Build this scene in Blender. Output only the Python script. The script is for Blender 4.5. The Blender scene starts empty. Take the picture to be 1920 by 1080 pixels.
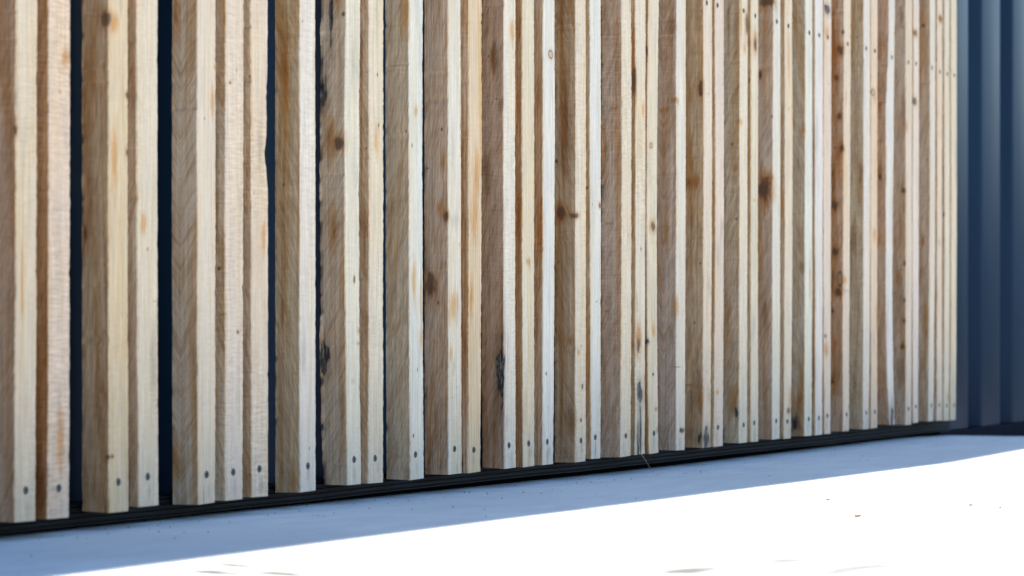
import bpy, math, random
import numpy as np

# ---------------------------------------------------------------- camera, sky, sun, exposure
scene = bpy.context.scene
COL = scene.collection
F_PX = 5500.0
THETA = 0.41709349          # angle between the lens axis and the wall
cam_data = bpy.data.cameras.new("camera")
cam_data.sensor_width = 36.0
cam_data.lens = F_PX / 1920.0 * 36.0
cam_data.shift_y = 72.0 / 1920.0
cam_data.clip_start = 0.05
cam_data.clip_end = 2000.0
cam_data.dof.use_dof = True
cam_data.dof.focus_distance = 4.45
cam_data.dof.aperture_fstop = 8.0
cam_data.dof.aperture_blades = 9
camera = bpy.data.objects.new("camera", cam_data)
COL.objects.link(camera)
camera.location = (0.0, -1.8229717, 0.252)
camera.rotation_euler = (math.radians(90), 0.0, -(math.pi / 2 - THETA))
scene.camera = camera

SUN_VEC = np.array([0.525, 0.06, 1.0])
SUN_VEC = SUN_VEC / np.linalg.norm(SUN_VEC)
SUN_ELEV = math.asin(SUN_VEC[2])
SUN_ROT = math.atan2(SUN_VEC[0], SUN_VEC[1])

world = bpy.data.worlds.new("World")
scene.world = world
world.use_nodes = True
wn, wl = world.node_tree.nodes, world.node_tree.links
wn.clear()
w_out = wn.new("ShaderNodeOutputWorld")
w_bg = wn.new("ShaderNodeBackground")
w_sky = wn.new("ShaderNodeTexSky")
w_sky.sky_type = 'NISHITA'
w_sky.sun_disc = False
w_sky.sun_elevation = SUN_ELEV
w_sky.sun_rotation = SUN_ROT
w_sky.air_density = 1.0
w_sky.dust_density = 0.2
w_sky.ozone_density = 2.0
w_bg.inputs['Strength'].default_value = 0.115
wl.new(w_sky.outputs[0], w_bg.inputs['Color'])
wl.new(w_bg.outputs[0], w_out.inputs['Surface'])

sun_data = bpy.data.lights.new("sun", 'SUN')
sun_data.energy = 5.0
sun_data.angle = math.radians(0.8)
sun_data.color = (1.0, 0.86, 0.73)
sun = bpy.data.objects.new("sun", sun_data)
COL.objects.link(sun)
from mathutils import Vector
sun.rotation_euler = Vector(SUN_VEC).to_track_quat('Z', 'Y').to_euler()

scene.view_settings.view_transform = 'Standard'
scene.view_settings.look = 'None'
scene.view_settings.gamma = 1.0
scene.view_settings.use_curve_mapping = False
scene.view_settings.exposure = 1.42
# ---------------------------------------------------------------- measured tables (metres; knots in millimetres on the slat)
# per slat: left edge x at foot / middle / top, right edge x at foot / middle / top, height of the sawn foot
SLATS = [
    (2.7515, 2.7537, 2.7547, 2.7943, 2.7965, 2.7986, 0.0343), # 1 w=42.8/42.8/43.9 zm 0.295 zt 0.614
    (2.8183, 2.8205, 2.8194, 2.8638, 2.8655, 2.8660, 0.0338), # 2 w=45.5/45.0/46.7 zm 0.295 zt 0.621
    (2.9489, 2.9483, 2.9489, 2.9941, 2.9923, 2.9929, 0.0334), # 3 w=45.2/44.0/44.0 zm 0.297 zt 0.634
    (3.0171, 3.0123, 3.0129, 3.0628, 3.0603, 3.0616, 0.0365), # 4 w=45.7/48.0/48.7 zm 0.298 zt 0.641
    (3.1568, 3.1549, 3.1562, 3.1999, 3.2005, 3.2012, 0.0319), # 5 w=43.0/45.7/45.0 zm 0.299 zt 0.655
    (3.2248, 3.2248, 3.2268, 3.2694, 3.2714, 3.2721, 0.0328), # 6 w=44.5/46.6/45.3 zm 0.300 zt 0.662
    (3.2937, 3.2916, 3.2902, 3.3370, 3.3370, 3.3348, 0.0331), # 7 w=43.2/45.3/44.6 zm 0.301 zt 0.669
    (3.4240, 3.4232, 3.4232, 3.4685, 3.4685, 3.4670, 0.0332), # 8 w=44.5/45.3/43.7 zm 0.303 zt 0.682
    (3.5620, 3.5540, 3.5596, 3.6037, 3.5973, 3.6045, 0.0355), # 9 w=41.8/43.2/45.0 zm 0.304 zt 0.696
    (3.6241, 3.6266, 3.6241, 3.6704, 3.6713, 3.6713, 0.0347), # 10 w=46.3/44.7/47.2 zm 0.305 zt 0.703
    (3.7565, 3.7539, 3.7530, 3.8021, 3.7986, 3.7994, 0.0335), # 11 w=45.6/44.7/46.4 zm 0.307 zt 0.716
    (3.8851, 3.8841, 3.8832, 3.9314, 3.9295, 3.9277, 0.0351), # 12 w=46.4/45.4/44.4 zm 0.308 zt 0.729
    (3.9540, 3.9549, 3.9549, 3.9979, 4.0017, 4.0017, 0.0343), # 13 w=43.9/46.8/46.8 zm 0.309 zt 0.737
    (4.0861, 4.0831, 4.0841, 4.1294, 4.1274, 4.1284, 0.0348), # 14 w=43.3/44.3/44.3 zm 0.311 zt 0.750
    (4.1570, 4.1539, 4.1539, 4.2016, 4.2005, 4.2005, 0.0341), # 15 w=44.6/46.6/46.6 zm 0.311 zt 0.757
    (4.2332, 4.2342, 4.2342, 4.2759, 4.2813, 4.2813, 0.0341), # 16 w=42.7/47.1/47.1 zm 0.312 zt 0.765
    (4.3658, 4.3669, 4.3669, 4.4108, 4.4119, 4.4108, 0.0327), # 17 w=45.0/45.0/43.9 zm 0.314 zt 0.778
    (4.4347, 4.4302, 4.4290, 4.4740, 4.4763, 4.4763, 0.0350), # 18 w=39.2/46.1/47.3 zm 0.315 zt 0.785
    (4.5615, 4.5675, 4.5675, 4.6087, 4.6124, 4.6124, 0.0333), # 19 w=47.3/44.9/44.9 zm 0.316 zt 0.799
    (4.6284, 4.6308, 4.6296, 4.6743, 4.6769, 4.6781, 0.0342), # 20 w=46.0/46.0/48.5 zm 0.317 zt 0.805
    (4.6945, 4.6856, 4.6919, 4.7403, 4.7326, 4.7416, 0.0334), # 21 w=45.8/46.9/49.6 zm 0.318 zt 0.812
    (4.8263, 4.8263, 4.8276, 4.8689, 4.8730, 4.8743, 0.0338), # 22 w=42.7/46.7/46.7 zm 0.319 zt 0.825
    (4.9604, 4.9645, 4.9645, 5.0009, 5.0079, 5.0107, 0.0334), # 23 w=40.5/43.4/46.2 zm 0.321 zt 0.839
    (5.0192, 5.0263, 5.0249, 5.0677, 5.0721, 5.0735, 0.0331), # 24 w=48.5/45.8/48.6 zm 0.322 zt 0.845
    (5.1554, 5.1583, 5.1598, 5.2017, 5.2032, 5.2047, 0.0349), # 25 w=46.3/44.8/44.9 zm 0.323 zt 0.859
    (5.2228, 5.2228, 5.2228, 5.2656, 5.2640, 5.2656, 0.0345), # 26 w=42.7/41.2/42.7 zm 0.324 zt 0.866
    (5.3466, 5.3482, 5.3529, 5.3911, 5.3943, 5.3959, 0.0351), # 27 w=44.5/46.2/43.0 zm 0.326 zt 0.879
    (5.4152, 5.4217, 5.4217, 5.4575, 5.4673, 5.4673, 0.0337), # 28 w=42.3/45.6/45.6 zm 0.327 zt 0.886
    (5.5438, 5.5454, 5.5488, 5.5895, 5.5929, 5.5929, 0.0345), # 29 w=45.7/47.5/44.1 zm 0.328 zt 0.899
    (5.6135, 5.6117, 5.6117, 5.6585, 5.6602, 5.6620, 0.0342), # 30 w=45.0/48.5/50.2 zm 0.329 zt 0.905
    (5.6724, 5.6672, 5.6689, 5.7129, 5.7147, 5.7183, 0.0344), # 31 w=40.5/47.5/49.3 zm 0.329 zt 0.911
    (5.7955, 5.7973, 5.8028, 5.8376, 5.8413, 5.8505, 0.0358), # 32 w=42.1/43.9/47.7 zm 0.331 zt 0.925
    (5.9366, 5.9385, 5.9404, 5.9767, 5.9843, 5.9863, 0.0356), # 33 w=40.1/45.8/45.9 zm 0.333 zt 0.939
    (5.9959, 5.9940, 5.9940, 6.0386, 6.0386, 6.0406, 0.0360), # 34 w=42.7/44.6/46.6 zm 0.333 zt 0.944
    (6.1337, 6.1017, 6.1277, 6.1660, 6.1498, 6.1700, 0.0385), # 35 w=32.3/48.1/42.4 zm 0.335 zt 0.958
    (6.2522, 6.2543, 6.2543, 6.2961, 6.3003, 6.3045, 0.0349), # 36 w=43.9/46.0/50.2 zm 0.337 zt 0.970
    (6.3130, 6.3087, 6.3151, 6.3512, 6.3555, 6.3598, 0.0378), # 37 w=38.2/46.7/44.7 zm 0.337 zt 0.977
    (6.4333, 6.4421, 6.4486, 6.4751, 6.4862, 6.4928, 0.0377), # 38 w=41.8/44.1/44.2 zm 0.339 zt 0.990
    (6.5039, 6.5062, 6.5084, 6.5488, 6.5488, 6.5510, 0.0369), # 39 w=44.8/42.6/42.6 zm 0.340 zt 0.996
    (6.5623, 6.5691, 6.5691, 6.6056, 6.6125, 6.6125, 0.0352), # 40 w=43.3/43.4/43.4 zm 0.340 zt 1.002
    (6.6194, 6.6263, 6.6263, 6.6657, 6.6727, 6.6750, 0.0347), # 41 w=46.3/46.4/48.7 zm 0.341 zt 1.008
]
LOW=[(0.52, 0.069), (0.50, 0.068), (0.47, 0.069), (0.44, 0.072), (0.48, 0.068), (0.44, 0.068), (0.44, 0.069), (0.49, 0.067), (0.48, 0.070), (0.44, 0.069), (0.39, 0.069), (0.44, 0.072), (0.43, 0.068), (0.38, 0.070), (0.47, 0.070), (0.41, 0.070), (0.52, 0.067), (0.42, 0.070), (0.50, 0.068), None, (0.52, 0.068), (0.49, 0.069), (0.43, 0.068), (0.42, 0.068), (0.54, 0.068), (0.43, 0.070), (0.49, 0.070), (0.48, 0.067), (0.55, 0.068), (0.46, 0.068), (0.44, 0.071), (0.56, 0.070), (0.51, 0.070), (0.55, 0.070), None, (0.47, 0.070), (0.50, 0.074), (0.55, 0.073), (0.45, 0.072), (0.56, 0.070), (0.58, 0.069), ]
UP={23: (0.36, 0.836), 24: (0.26, 0.837), 25: (0.47, 0.841), 26: (0.57, 0.838), 27: (0.45, 0.839), 28: (0.46, 0.837), 29: (0.54, 0.836), 30: (0.52, 0.837), 31: (0.50, 0.838), 32: (0.52, 0.836), 33: (0.38, 0.838), 34: (0.54, 0.838), 35: (0.53, 0.835), 36: (0.38, 0.835), 37: (0.41, 0.837), 38: (0.33, 0.838), 39: (0.49, 0.834), 40: (0.52, 0.834), 41: (0.53, 0.836), }
KNOTS = {
    1: [('K', 0.0, 1.1, 470.5, 2.1, 5.3)],
    3: [('K', 0.0, 3.6, 611.8, 6.6, 9.4), ('K', 0.0, 31.8, 359.8, 2.9, 11.3), ('K', 41.8, 0.0, 524.8, 3.6, 3.8), ('K', 41.9, 0.0, 458.5, 3.6, 4.4), ('O', 14.2, 0.0, 607.4, 9.5, 16.3), ('D', 0.0, 1.4, 99.0, 2.9, 3.1), ('K', 7.2, 0.0, 99.3, 3.5, 1.9), ('O', 13.3, 0.0, 447.5, 9.5, 56.4)],
    4: [('O', 40.3, 0.0, 282.2, 6.2, 1.9), ('O', 15.7, 0.0, 374.4, 11.0, 19.1)],
    2: [('O', 23.9, 0.0, 518.5, 3.3, 3.0), ('O', 35.2, 0.0, 557.6, 10.1, 13.4)],
    5: [('O', 42.7, 0.0, 576.3, 2.7, 6.0), ('O', 37.5, 0.0, 532.7, 8.0, 26.6)],
    6: [('D', 32.1, 0.0, 244.6, 3.4, 2.7), ('K', 11.5, 0.0, 559.3, 2.7, 1.7), ('D', 0.0, 8.9, 325.1, 2.3, 2.7)],
    7: [('D', 0.0, 1.8, 571.6, 1.6, 2.0), ('O', 7.5, 0.0, 422.7, 2.8, 2.0)],
    8: [('O', 0.0, 21.5, 584.7, 6.4, 91.6), ('O', 0.0, 1.6, 415.2, 2.4, 140.7)],
    9: [('B', 0.0, 23.1, 675.5, 2.5, 29.1), ('B', 0.0, 33.0, 570.2, 4.1, 20.4), ('K', 0.0, 8.8, 501.8, 7.3, 9.4), ('D', 0.0, 3.5, 676.8, 2.9, 3.3), ('B', 0.0, 32.4, 213.4, 5.7, 16.0), ('B', 0.0, 34.3, 195.2, 4.1, 10.2), ('B', 0.0, 38.0, 115.0, 3.3, 6.6), ('O', 0.0, 23.5, 508.0, 12.3, 43.6), ('O', 0.0, 18.5, 384.2, 11.4, 43.6), ('O', 39.9, 0.0, 246.1, 6.5, 7.3), ('O', 37.8, 0.0, 227.9, 6.5, 4.4), ('G', 36.2, 0.0, 458.3, 3.2, 16.1), ('D', 27.0, 0.0, 316.2, 3.2, 6.6), ('G', 20.2, 0.0, 176.9, 8.0, 5.8)],
    10: [('D', 26.6, 0.0, 601.9, 2.0, 3.0), ('D', 29.4, 0.0, 531.7, 2.0, 3.0), ('O', 22.7, 0.0, 512.7, 8.3, 37.0)],
    11: [('D', 11.0, 0.0, 96.1, 2.6, 3.0), ('O', 37.5, 0.0, 291.8, 5.3, 45.9)],
    12: [('K', 0.0, 3.8, 413.5, 4.3, 7.0), ('O', 0.0, 12.4, 425.3, 9.5, 17.2), ('K', 0.0, 28.1, 312.2, 8.7, 17.2), ('G', 0.0, 35.0, 331.8, 12.1, 47.0), ('O', 17.4, 0.0, 281.0, 24.0, 32.9), ('G', 21.4, 0.0, 407.1, 18.5, 15.7), ('G', 28.1, 0.0, 163.3, 5.6, 2.4), ('G', 13.3, 0.0, 148.0, 5.5, 2.3)],
    13: [('O', 21.8, 0.0, 416.6, 19.1, 39.8), ('O', 27.6, 0.0, 476.6, 15.3, 47.8), ('O', 10.5, 0.0, 293.3, 9.5, 39.7)],
    14: [('K2', 0.0, 16.9, 660.8, 10.7, 32.6), ('K2', 0.0, 4.3, 587.1, 5.3, 17.9), ('K2', 0.0, 26.5, 481.8, 8.9, 48.9), ('B', 0.0, 6.4, 182.8, 5.3, 34.2), ('B', 0.0, 3.7, 188.5, 2.7, 48.8), ('G', 0.0, 13.9, 107.0, 14.3, 44.8), ('G', 8.8, 0.0, 107.0, 10.0, 16.3), ('O', 30.2, 0.0, 703.6, 12.1, 24.5)],
    15: [('O', 0.0, 5.9, 707.5, 5.4, 11.6), ('O', 0.0, 6.8, 592.0, 3.6, 33.0), ('O', 0.0, 5.0, 426.9, 5.4, 66.0), ('O', 23.7, 0.0, 353.1, 12.4, 8.3)],
    16: [('R', 30.9, 0.0, 682.1, 9.7, 7.6), ('D', 13.3, 0.0, 177.2, 2.6, 3.4), ('G', 19.9, 0.0, 125.0, 3.2, 3.4)],
    17: [('K', 0.0, 25.2, 435.6, 8.4, 9.5), ('O', 0.0, 27.1, 434.8, 15.0, 20.7), ('D', 0.0, 33.6, 519.4, 2.8, 3.5), ('K', 4.5, 0.0, 431.1, 8.9, 4.3), ('D', 29.8, 0.0, 154.3, 4.5, 5.2), ('D', 23.3, 0.0, 100.0, 4.5, 3.5), ('O', 13.8, 0.0, 210.6, 9.0, 8.6), ('K2', 0.0, 17.7, 563.9, 13.1, 103.4)],
    18: [('D', 0.0, 5.5, 478.5, 1.9, 2.6), ('K', 41.8, 0.0, 451.2, 4.6, 4.4)],
    19: [('O', 0.0, 12.0, 617.8, 8.7, 2.2), ('O', 0.0, 23.6, 424.8, 8.7, 2.7), ('O', 0.0, 27.1, 277.1, 7.7, 2.7), ('G', 0.0, 24.6, 746.2, 4.8, 26.9)],
    20: [('K', 0.0, 3.0, 667.9, 5.8, 21.7), ('O', 0.0, 4.0, 733.0, 4.9, 54.3), ('K', 14.4, 0.0, 219.4, 9.9, 12.7), ('O', 14.3, 0.0, 237.5, 19.8, 30.8), ('B', 20.1, 0.0, 140.4, 11.2, 16.3), ('B', 13.4, 0.0, 52.7, 4.0, 30.8), ('B', 23.2, 0.0, 72.3, 3.5, 36.3), ('G', 0.0, 1.5, 59.5, 4.9, 36.2), ('D', 23.7, 0.0, 383.7, 2.5, 3.6)],
    21: [('D', 0.0, 3.8, 595.7, 3.4, 4.6), ('K', 0.0, 2.5, 723.7, 2.9, 12.8), ('R', 18.3, 0.0, 562.8, 7.6, 5.5), ('K', 27.7, 0.0, 424.6, 11.4, 8.3), ('B', -4.1, 0.0, 225.5, 7.5, 4.6), ('O', 29.4, 0.0, 244.7, 10.2, 18.4), ('D', 24.5, 0.0, 169.4, 5.1, 3.2), ('K2', 37.9, 0.0, 108.4, 10.2, 5.5), ('K2', 39.4, 0.0, 73.3, 10.2, 8.3)],
    22: [('O', 0.0, 5.3, 650.3, 10.0, 8.4), ('O', 0.0, 23.3, 633.0, 12.0, 7.5), ('K2', 0.0, 10.5, 778.9, 12.0, 20.6), ('O', 7.1, 0.0, 647.8, 8.0, 9.4), ('D', 8.0, 0.0, 180.7, 13.3, 0.8), ('G', 5.3, 0.0, 116.1, 4.0, 2.8), ('K', 31.9, 0.0, 68.3, 8.0, 3.8)],
    23: [('K', 0.0, 6.1, 681.1, 5.1, 13.4), ('D', 0.0, 5.1, 670.5, 3.1, 3.8), ('O', 0.0, 17.4, 513.3, 13.3, 19.2), ('K2', 0.0, 29.6, 508.8, 10.2, 13.5), ('O', 0.0, 26.7, 146.3, 8.2, 3.8), ('D', 0.0, 17.0, 258.7, 1.7, 1.9), ('D', 0.0, 6.1, 365.3, 2.0, 1.9), ('B', 15.1, 0.0, 47.2, 13.9, 16.3), ('G', 27.9, 0.0, 126.7, 11.2, 21.2), ('G', 0.0, 23.5, 124.2, 3.1, 23.1)],
    24: [('O', 16.0, 0.0, 132.5, 11.4, 7.8)],
    25: [('D', 0.0, 15.5, 591.6, 2.1, 3.0), ('D', 0.0, 6.9, 452.4, 2.1, 3.0), ('B', 0.0, 4.9, 92.3, 3.7, 6.9), ('O', 0.0, 11.3, 115.1, 12.6, 39.7), ('K', 39.0, 0.0, 818.1, 7.5, 20.0), ('O', 27.1, 0.0, 772.2, 9.0, 15.9), ('G', 21.7, 0.0, 94.8, 4.5, 69.6)],
    26: [('K', 24.4, 0.0, 783.4, 10.7, 12.1), ('O', 24.4, 0.0, 797.5, 12.2, 25.2), ('O', 18.2, 0.0, 490.3, 7.6, 5.0), ('D', 0.0, 3.2, 715.2, 2.6, 5.0)],
    27: [('K', 0.0, 26.6, 735.2, 4.3, 9.2), ('K', 0.0, 18.4, 515.4, 14.0, 20.5), ('O', 0.0, 14.1, 525.6, 21.6, 41.0), ('K', 0.0, 10.8, 876.2, 15.1, 10.2), ('G', 22.4, 0.0, 860.5, 12.8, 20.6)],
    28: [('O', 0.0, 4.9, 487.1, 4.4, 41.4), ('D', 26.4, 0.0, 87.8, 9.8, 6.2)],
    29: [('B', 0.0, 20.5, 60.6, 5.5, 13.7), ('O', 0.0, 12.9, 104.0, 11.1, 23.3)],
    31: [('B', 21.1, 0.0, 893.6, 17.6, 7.6), ('O', 21.2, 0.0, 846.1, 17.6, 19.4), ('O', 13.6, 0.0, 205.6, 15.8, 17.3), ('D', 10.5, 0.0, 232.6, 7.0, 4.3), ('G', 4.9, 0.0, 114.0, 8.8, 21.6)],
    32: [('D', 0.0, 0.4, 858.5, 4.6, 5.5), ('K', 0.0, 8.3, 822.6, 6.9, 8.8), ('K', 0.0, 16.1, 764.5, 4.6, 5.5), ('K', 0.0, 9.0, 685.1, 4.6, 6.6), ('K', 0.0, 4.3, 620.1, 5.7, 8.8), ('K', 0.0, 18.8, 501.6, 8.0, 9.9), ('K', 0.0, 17.4, 407.0, 6.9, 8.8), ('R', 0.0, 6.9, 349.8, 6.9, 17.6), ('K', 0.0, 10.3, 322.3, 8.0, 8.8), ('K', 0.0, 22.8, 283.9, 3.4, 4.4), ('D', 0.0, 22.5, 137.7, 3.4, 4.4), ('O', 0.0, 13.4, 595.0, 16.0, 66.0), ('O', 0.0, 18.6, 826.3, 13.8, 88.0), ('O', 0.0, 21.5, 210.2, 9.2, 33.0), ('G', 25.6, 0.0, 325.8, 29.3, 4.4), ('O', 10.8, 0.0, 347.7, 21.9, 11.0)],
    34: [('R', 13.5, 0.0, 749.3, 15.5, 7.9), ('O', 25.2, 0.0, 447.2, 19.4, 20.4), ('O', 25.2, 0.0, 736.6, 11.7, 9.1)],
    35: [('D', 0.0, 13.7, 574.3, 4.8, 8.1), ('O', 0.0, 13.9, 588.2, 9.5, 23.0), ('O', 0.0, 15.6, 438.4, 7.2, 25.3), ('O', 0.0, 19.6, 854.2, 7.2, 69.2), ('B', 17.9, 0.0, 55.4, 7.3, 25.4), ('G', 8.5, 0.0, 265.8, 8.0, 69.1), ('G', -1.9, 0.0, 317.5, 8.0, 10.3)],
    36: [('D', 0.0, 5.5, 551.5, 6.1, 7.0), ('D', 0.0, 3.0, 391.7, 3.0, 8.2), ('D', 0.0, 3.0, 309.5, 3.0, 4.7), ('D', 0.0, 4.1, 263.7, 3.6, 5.9), ('K2', 0.0, 10.3, 935.7, 7.3, 28.2), ('K', 0.0, 7.6, 207.4, 4.9, 5.9), ('O', 0.0, 16.4, 360.1, 9.7, 25.9), ('K2', 0.0, 12.4, 148.6, 14.6, 47.0)],
    37: [('D', 10.7, 0.0, 752.3, 17.0, 10.7), ('K', 13.4, 0.0, 904.4, 12.7, 7.1)],
    38: [('D', 0.0, 16.0, 932.9, 3.7, 3.6), ('O', 0.0, 8.7, 266.5, 9.9, 60.3), ('O', 0.0, 6.4, 628.3, 3.7, 4.8)],
    39: [('G', 17.5, 0.0, 443.3, 17.9, 12.2), ('K', 24.8, 0.0, 956.1, 13.5, 7.3), ('D', 0.0, 4.2, 862.6, 2.5, 4.9)],
    40: [('D', 0.0, 2.5, 509.6, 2.5, 4.9)],
}

rng = np.random.default_rng(7)
random.seed(7)


# ---------------------------------------------------------------- helpers
def mesh_object(name, verts, faces, material=None, parent=None, smooth=False):
    me = bpy.data.meshes.new(name)
    me.from_pydata([tuple(map(float, v)) for v in verts], [], faces)
    me.update()
    if smooth:
        me.polygons.foreach_set("use_smooth", [True] * len(me.polygons))
    o = bpy.data.objects.new(name, me)
    COL.objects.link(o)
    if material:
        me.materials.append(material)
    if parent:
        o.parent = parent
    return o


def empty(name, loc=(0, 0, 0)):
    o = bpy.data.objects.new(name, None)
    o.location = loc
    o.empty_display_size = 0.1
    COL.objects.link(o)
    return o


def box_data(x0, x1, y0, y1, z0, z1):
    v = [(x0, y0, z0), (x1, y0, z0), (x1, y1, z0), (x0, y1, z0), (x0, y0, z1), (x1, y0, z1), (x1, y1, z1), (x0, y1, z1)]
    f = [(0, 3, 2, 1), (4, 5, 6, 7), (0, 1, 5, 4), (1, 2, 6, 5), (2, 3, 7, 6), (3, 0, 4, 7)]
    return v, f


class NT:
    """short-hand for building node trees"""
    def __init__(self, tree):
        self.t = tree

    def n(self, kind, **kw):
        node = self.t.nodes.new(kind)
        for k, v in kw.items():
            setattr(node, k, v)
        return node

    def l(self, a, b):
        self.t.links.new(a, b)

    def _in(self, sock, v):
        if hasattr(v, 'is_output'):
            self.l(v, sock)
        elif isinstance(v, (tuple, list)) and len(v) == 3 and sock.type == 'RGBA':
            sock.default_value = (*v, 1.0)
        else:
            sock.default_value = v

    def math(self, op, a, b=0.0, c=None, clamp=False):
        m = self.n('ShaderNodeMath', operation=op, use_clamp=clamp)
        self._in(m.inputs[0], a)
        self._in(m.inputs[1], b)
        if c is not None:
            self._in(m.inputs[2], c)
        return m.outputs[0]

    def vmath(self, op, a, b=(0, 0, 0)):
        m = self.n('ShaderNodeVectorMath', operation=op)
        self._in(m.inputs[0], a)
        if op == 'SCALE':
            self._in(m.inputs['Scale'], b)
        elif op != 'LENGTH':
            self._in(m.inputs[1], b)
        return m.outputs['Value'] if op in ('LENGTH', 'DOT_PRODUCT') else m.outputs['Vector']

    def noise(self, vec, scale, detail=2.0, rough=0.5, distortion=0.0):
        m = self.n('ShaderNodeTexNoise')
        self._in(m.inputs['Vector'], vec)
        m.inputs['Scale'].default_value = scale
        m.inputs['Detail'].default_value = detail
        m.inputs['Roughness'].default_value = rough
        m.inputs['Distortion'].default_value = distortion
        return m.outputs['Fac']

    def step(self, v, a, b, lo=0.0, hi=1.0):
        m = self.n('ShaderNodeMapRange', interpolation_type='SMOOTHSTEP')
        self._in(m.inputs['Value'], v)
        self._in(m.inputs['From Min'], a)
        self._in(m.inputs['From Max'], b)
        self._in(m.inputs['To Min'], lo)
        self._in(m.inputs['To Max'], hi)
        return m.outputs['Result']

    def mix(self, fac, a, b, blend='MIX'):
        m = self.n('ShaderNodeMix', data_type='RGBA', blend_type=blend)
        self._in(m.inputs[0], fac)
        self._in(m.inputs[6], a)
        self._in(m.inputs[7], b)
        return m.outputs[2]


def new_material(name, rough=0.6, spec=0.5):
    m = bpy.data.materials.new(name)
    m.use_nodes = True
    nt = NT(m.node_tree)
    bsdf = m.node_tree.nodes['Principled BSDF']
    bsdf.inputs['Roughness'].default_value = rough
    bsdf.inputs['Specular IOR Level'].default_value = spec
    return m, nt, bsdf


# ---------------------------------------------------------------- materials of the setting
def concrete_material():
    m, nt, b = new_material("concrete", 0.82, 0.25)
    co = nt.n('ShaderNodeTexCoord').outputs['Object']
    broad = nt.noise(co, 1.7, 4, 0.6)
    trowel = nt.noise(nt.vmath('MULTIPLY', co, (6.0, 26.0, 6.0)), 1.0, 4, 0.6, 0.6)
    fine = nt.noise(co, 420.0, 2, 0.6)
    col = nt.mix(nt.step(broad, 0.38, 0.62), (0.565, 0.645, 0.668), (0.65, 0.738, 0.762))
    col = nt.mix(nt.step(trowel, 0.40, 0.66, 0.0, 0.5), col, (0.49, 0.56, 0.61))
    col = nt.mix(nt.step(fine, 0.3, 0.75, 0.0, 0.25), col, (0.47, 0.53, 0.565))
    # pin holes and grit
    vor = nt.n('ShaderNodeTexVoronoi', feature='F1')
    nt.l(co, vor.inputs['Vector'])
    vor.inputs['Scale'].default_value = 24.0
    sep = nt.n('ShaderNodeSeparateColor')
    nt.l(vor.outputs['Color'], sep.inputs[0])
    pick = nt.math('GREATER_THAN', sep.outputs[0], 0.86)
    dot = nt.step(vor.outputs['Distance'], 0.06, 0.03)
    col = nt.mix(nt.math('MULTIPLY', nt.math('MULTIPLY', pick, dot), 0.7), col, (0.12, 0.11, 0.10))
    # ragged foliage shadows painted into the slab colour near the lens
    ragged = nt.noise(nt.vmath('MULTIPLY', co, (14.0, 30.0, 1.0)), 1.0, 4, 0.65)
    for (x, y, ang, rl, rw, k) in FOLIAGE_SHADOWS:
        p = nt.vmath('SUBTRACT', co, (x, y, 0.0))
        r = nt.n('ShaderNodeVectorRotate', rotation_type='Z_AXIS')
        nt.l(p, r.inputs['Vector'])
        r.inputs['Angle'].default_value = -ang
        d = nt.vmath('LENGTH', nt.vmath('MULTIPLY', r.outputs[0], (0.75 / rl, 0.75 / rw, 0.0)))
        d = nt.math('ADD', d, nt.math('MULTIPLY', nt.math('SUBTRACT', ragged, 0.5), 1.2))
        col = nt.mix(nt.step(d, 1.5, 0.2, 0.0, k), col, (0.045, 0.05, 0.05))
    nt.l(col, b.inputs['Base Color'])
    bump = nt.n('ShaderNodeBump')
    bump.inputs['Strength'].default_value = 0.25
    bump.inputs['Distance'].default_value = 0.002
    nt.l(nt.math('ADD', nt.math('MULTIPLY', trowel, 0.6), nt.math('MULTIPLY', fine, 0.3)), bump.inputs['Height'])
    nt.l(bump.outputs[0], b.inputs['Normal'])
    return m


def earth_material():
    m, nt, b = new_material("meadow_earth", 0.95, 0.1)
    co = nt.n('ShaderNodeTexCoord').outputs['Object']
    a = nt.noise(co, 0.35, 5, 0.6)
    c = nt.noise(co, 9.0, 4, 0.7)
    col = nt.mix(nt.step(a, 0.35, 0.65), (0.017, 0.021, 0.013), (0.024, 0.023, 0.017))
    col = nt.mix(nt.step(c, 0.3, 0.7, 0.0, 0.6), col, (0.014, 0.018, 0.010))
    nt.l(col, b.inputs['Base Color'])
    return m


def blue_paint():
    m, nt, b = new_material("blue_container_paint", 0.34, 0.05)
    co = nt.n('ShaderNodeTexCoord').outputs['Object']
    n1 = nt.noise(nt.vmath('MULTIPLY', co, (9.0, 9.0, 1.3)), 1.0, 4, 0.6)
    n2 = nt.noise(co, 60.0, 3, 0.6)
    col = nt.mix(nt.step(n1, 0.3, 0.7), (0.006, 0.019, 0.042), (0.008, 0.024, 0.050))
    col = nt.mix(nt.step(n2, 0.6, 0.8, 0.0, 0.25), col, (0.02, 0.03, 0.05))
    nt.l(col, b.inputs['Base Color'])
    nt.l(nt.step(n1, 0.2, 0.8, 0.28, 0.36), b.inputs['Roughness'])
    bump = nt.n('ShaderNodeBump')
    bump.inputs['Strength'].default_value = 0.08
    bump.inputs['Distance'].default_value = 0.002
    nt.l(nt.math('ADD', n1, nt.math('MULTIPLY', n2, 0.1)), bump.inputs['Height'])
    nt.l(bump.outputs[0], b.inputs['Normal'])
    return m


def plain(name, col, rough, spec=0.4, metal=0.0, scale=180.0, var=0.25):
    m, nt, b = new_material(name, rough, spec)
    co = nt.n('ShaderNodeTexCoord').outputs['Object']
    n = nt.noise(co, scale, 3, 0.6)
    dark = tuple(c * (1 - var) for c in col)
    light = tuple(min(1.0, c * (1 + var)) for c in col)
    nt.l(nt.mix(nt.step(n, 0.3, 0.7), dark, light), b.inputs['Base Color'])
    b.inputs['Metallic'].default_value = metal
    return m


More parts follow.
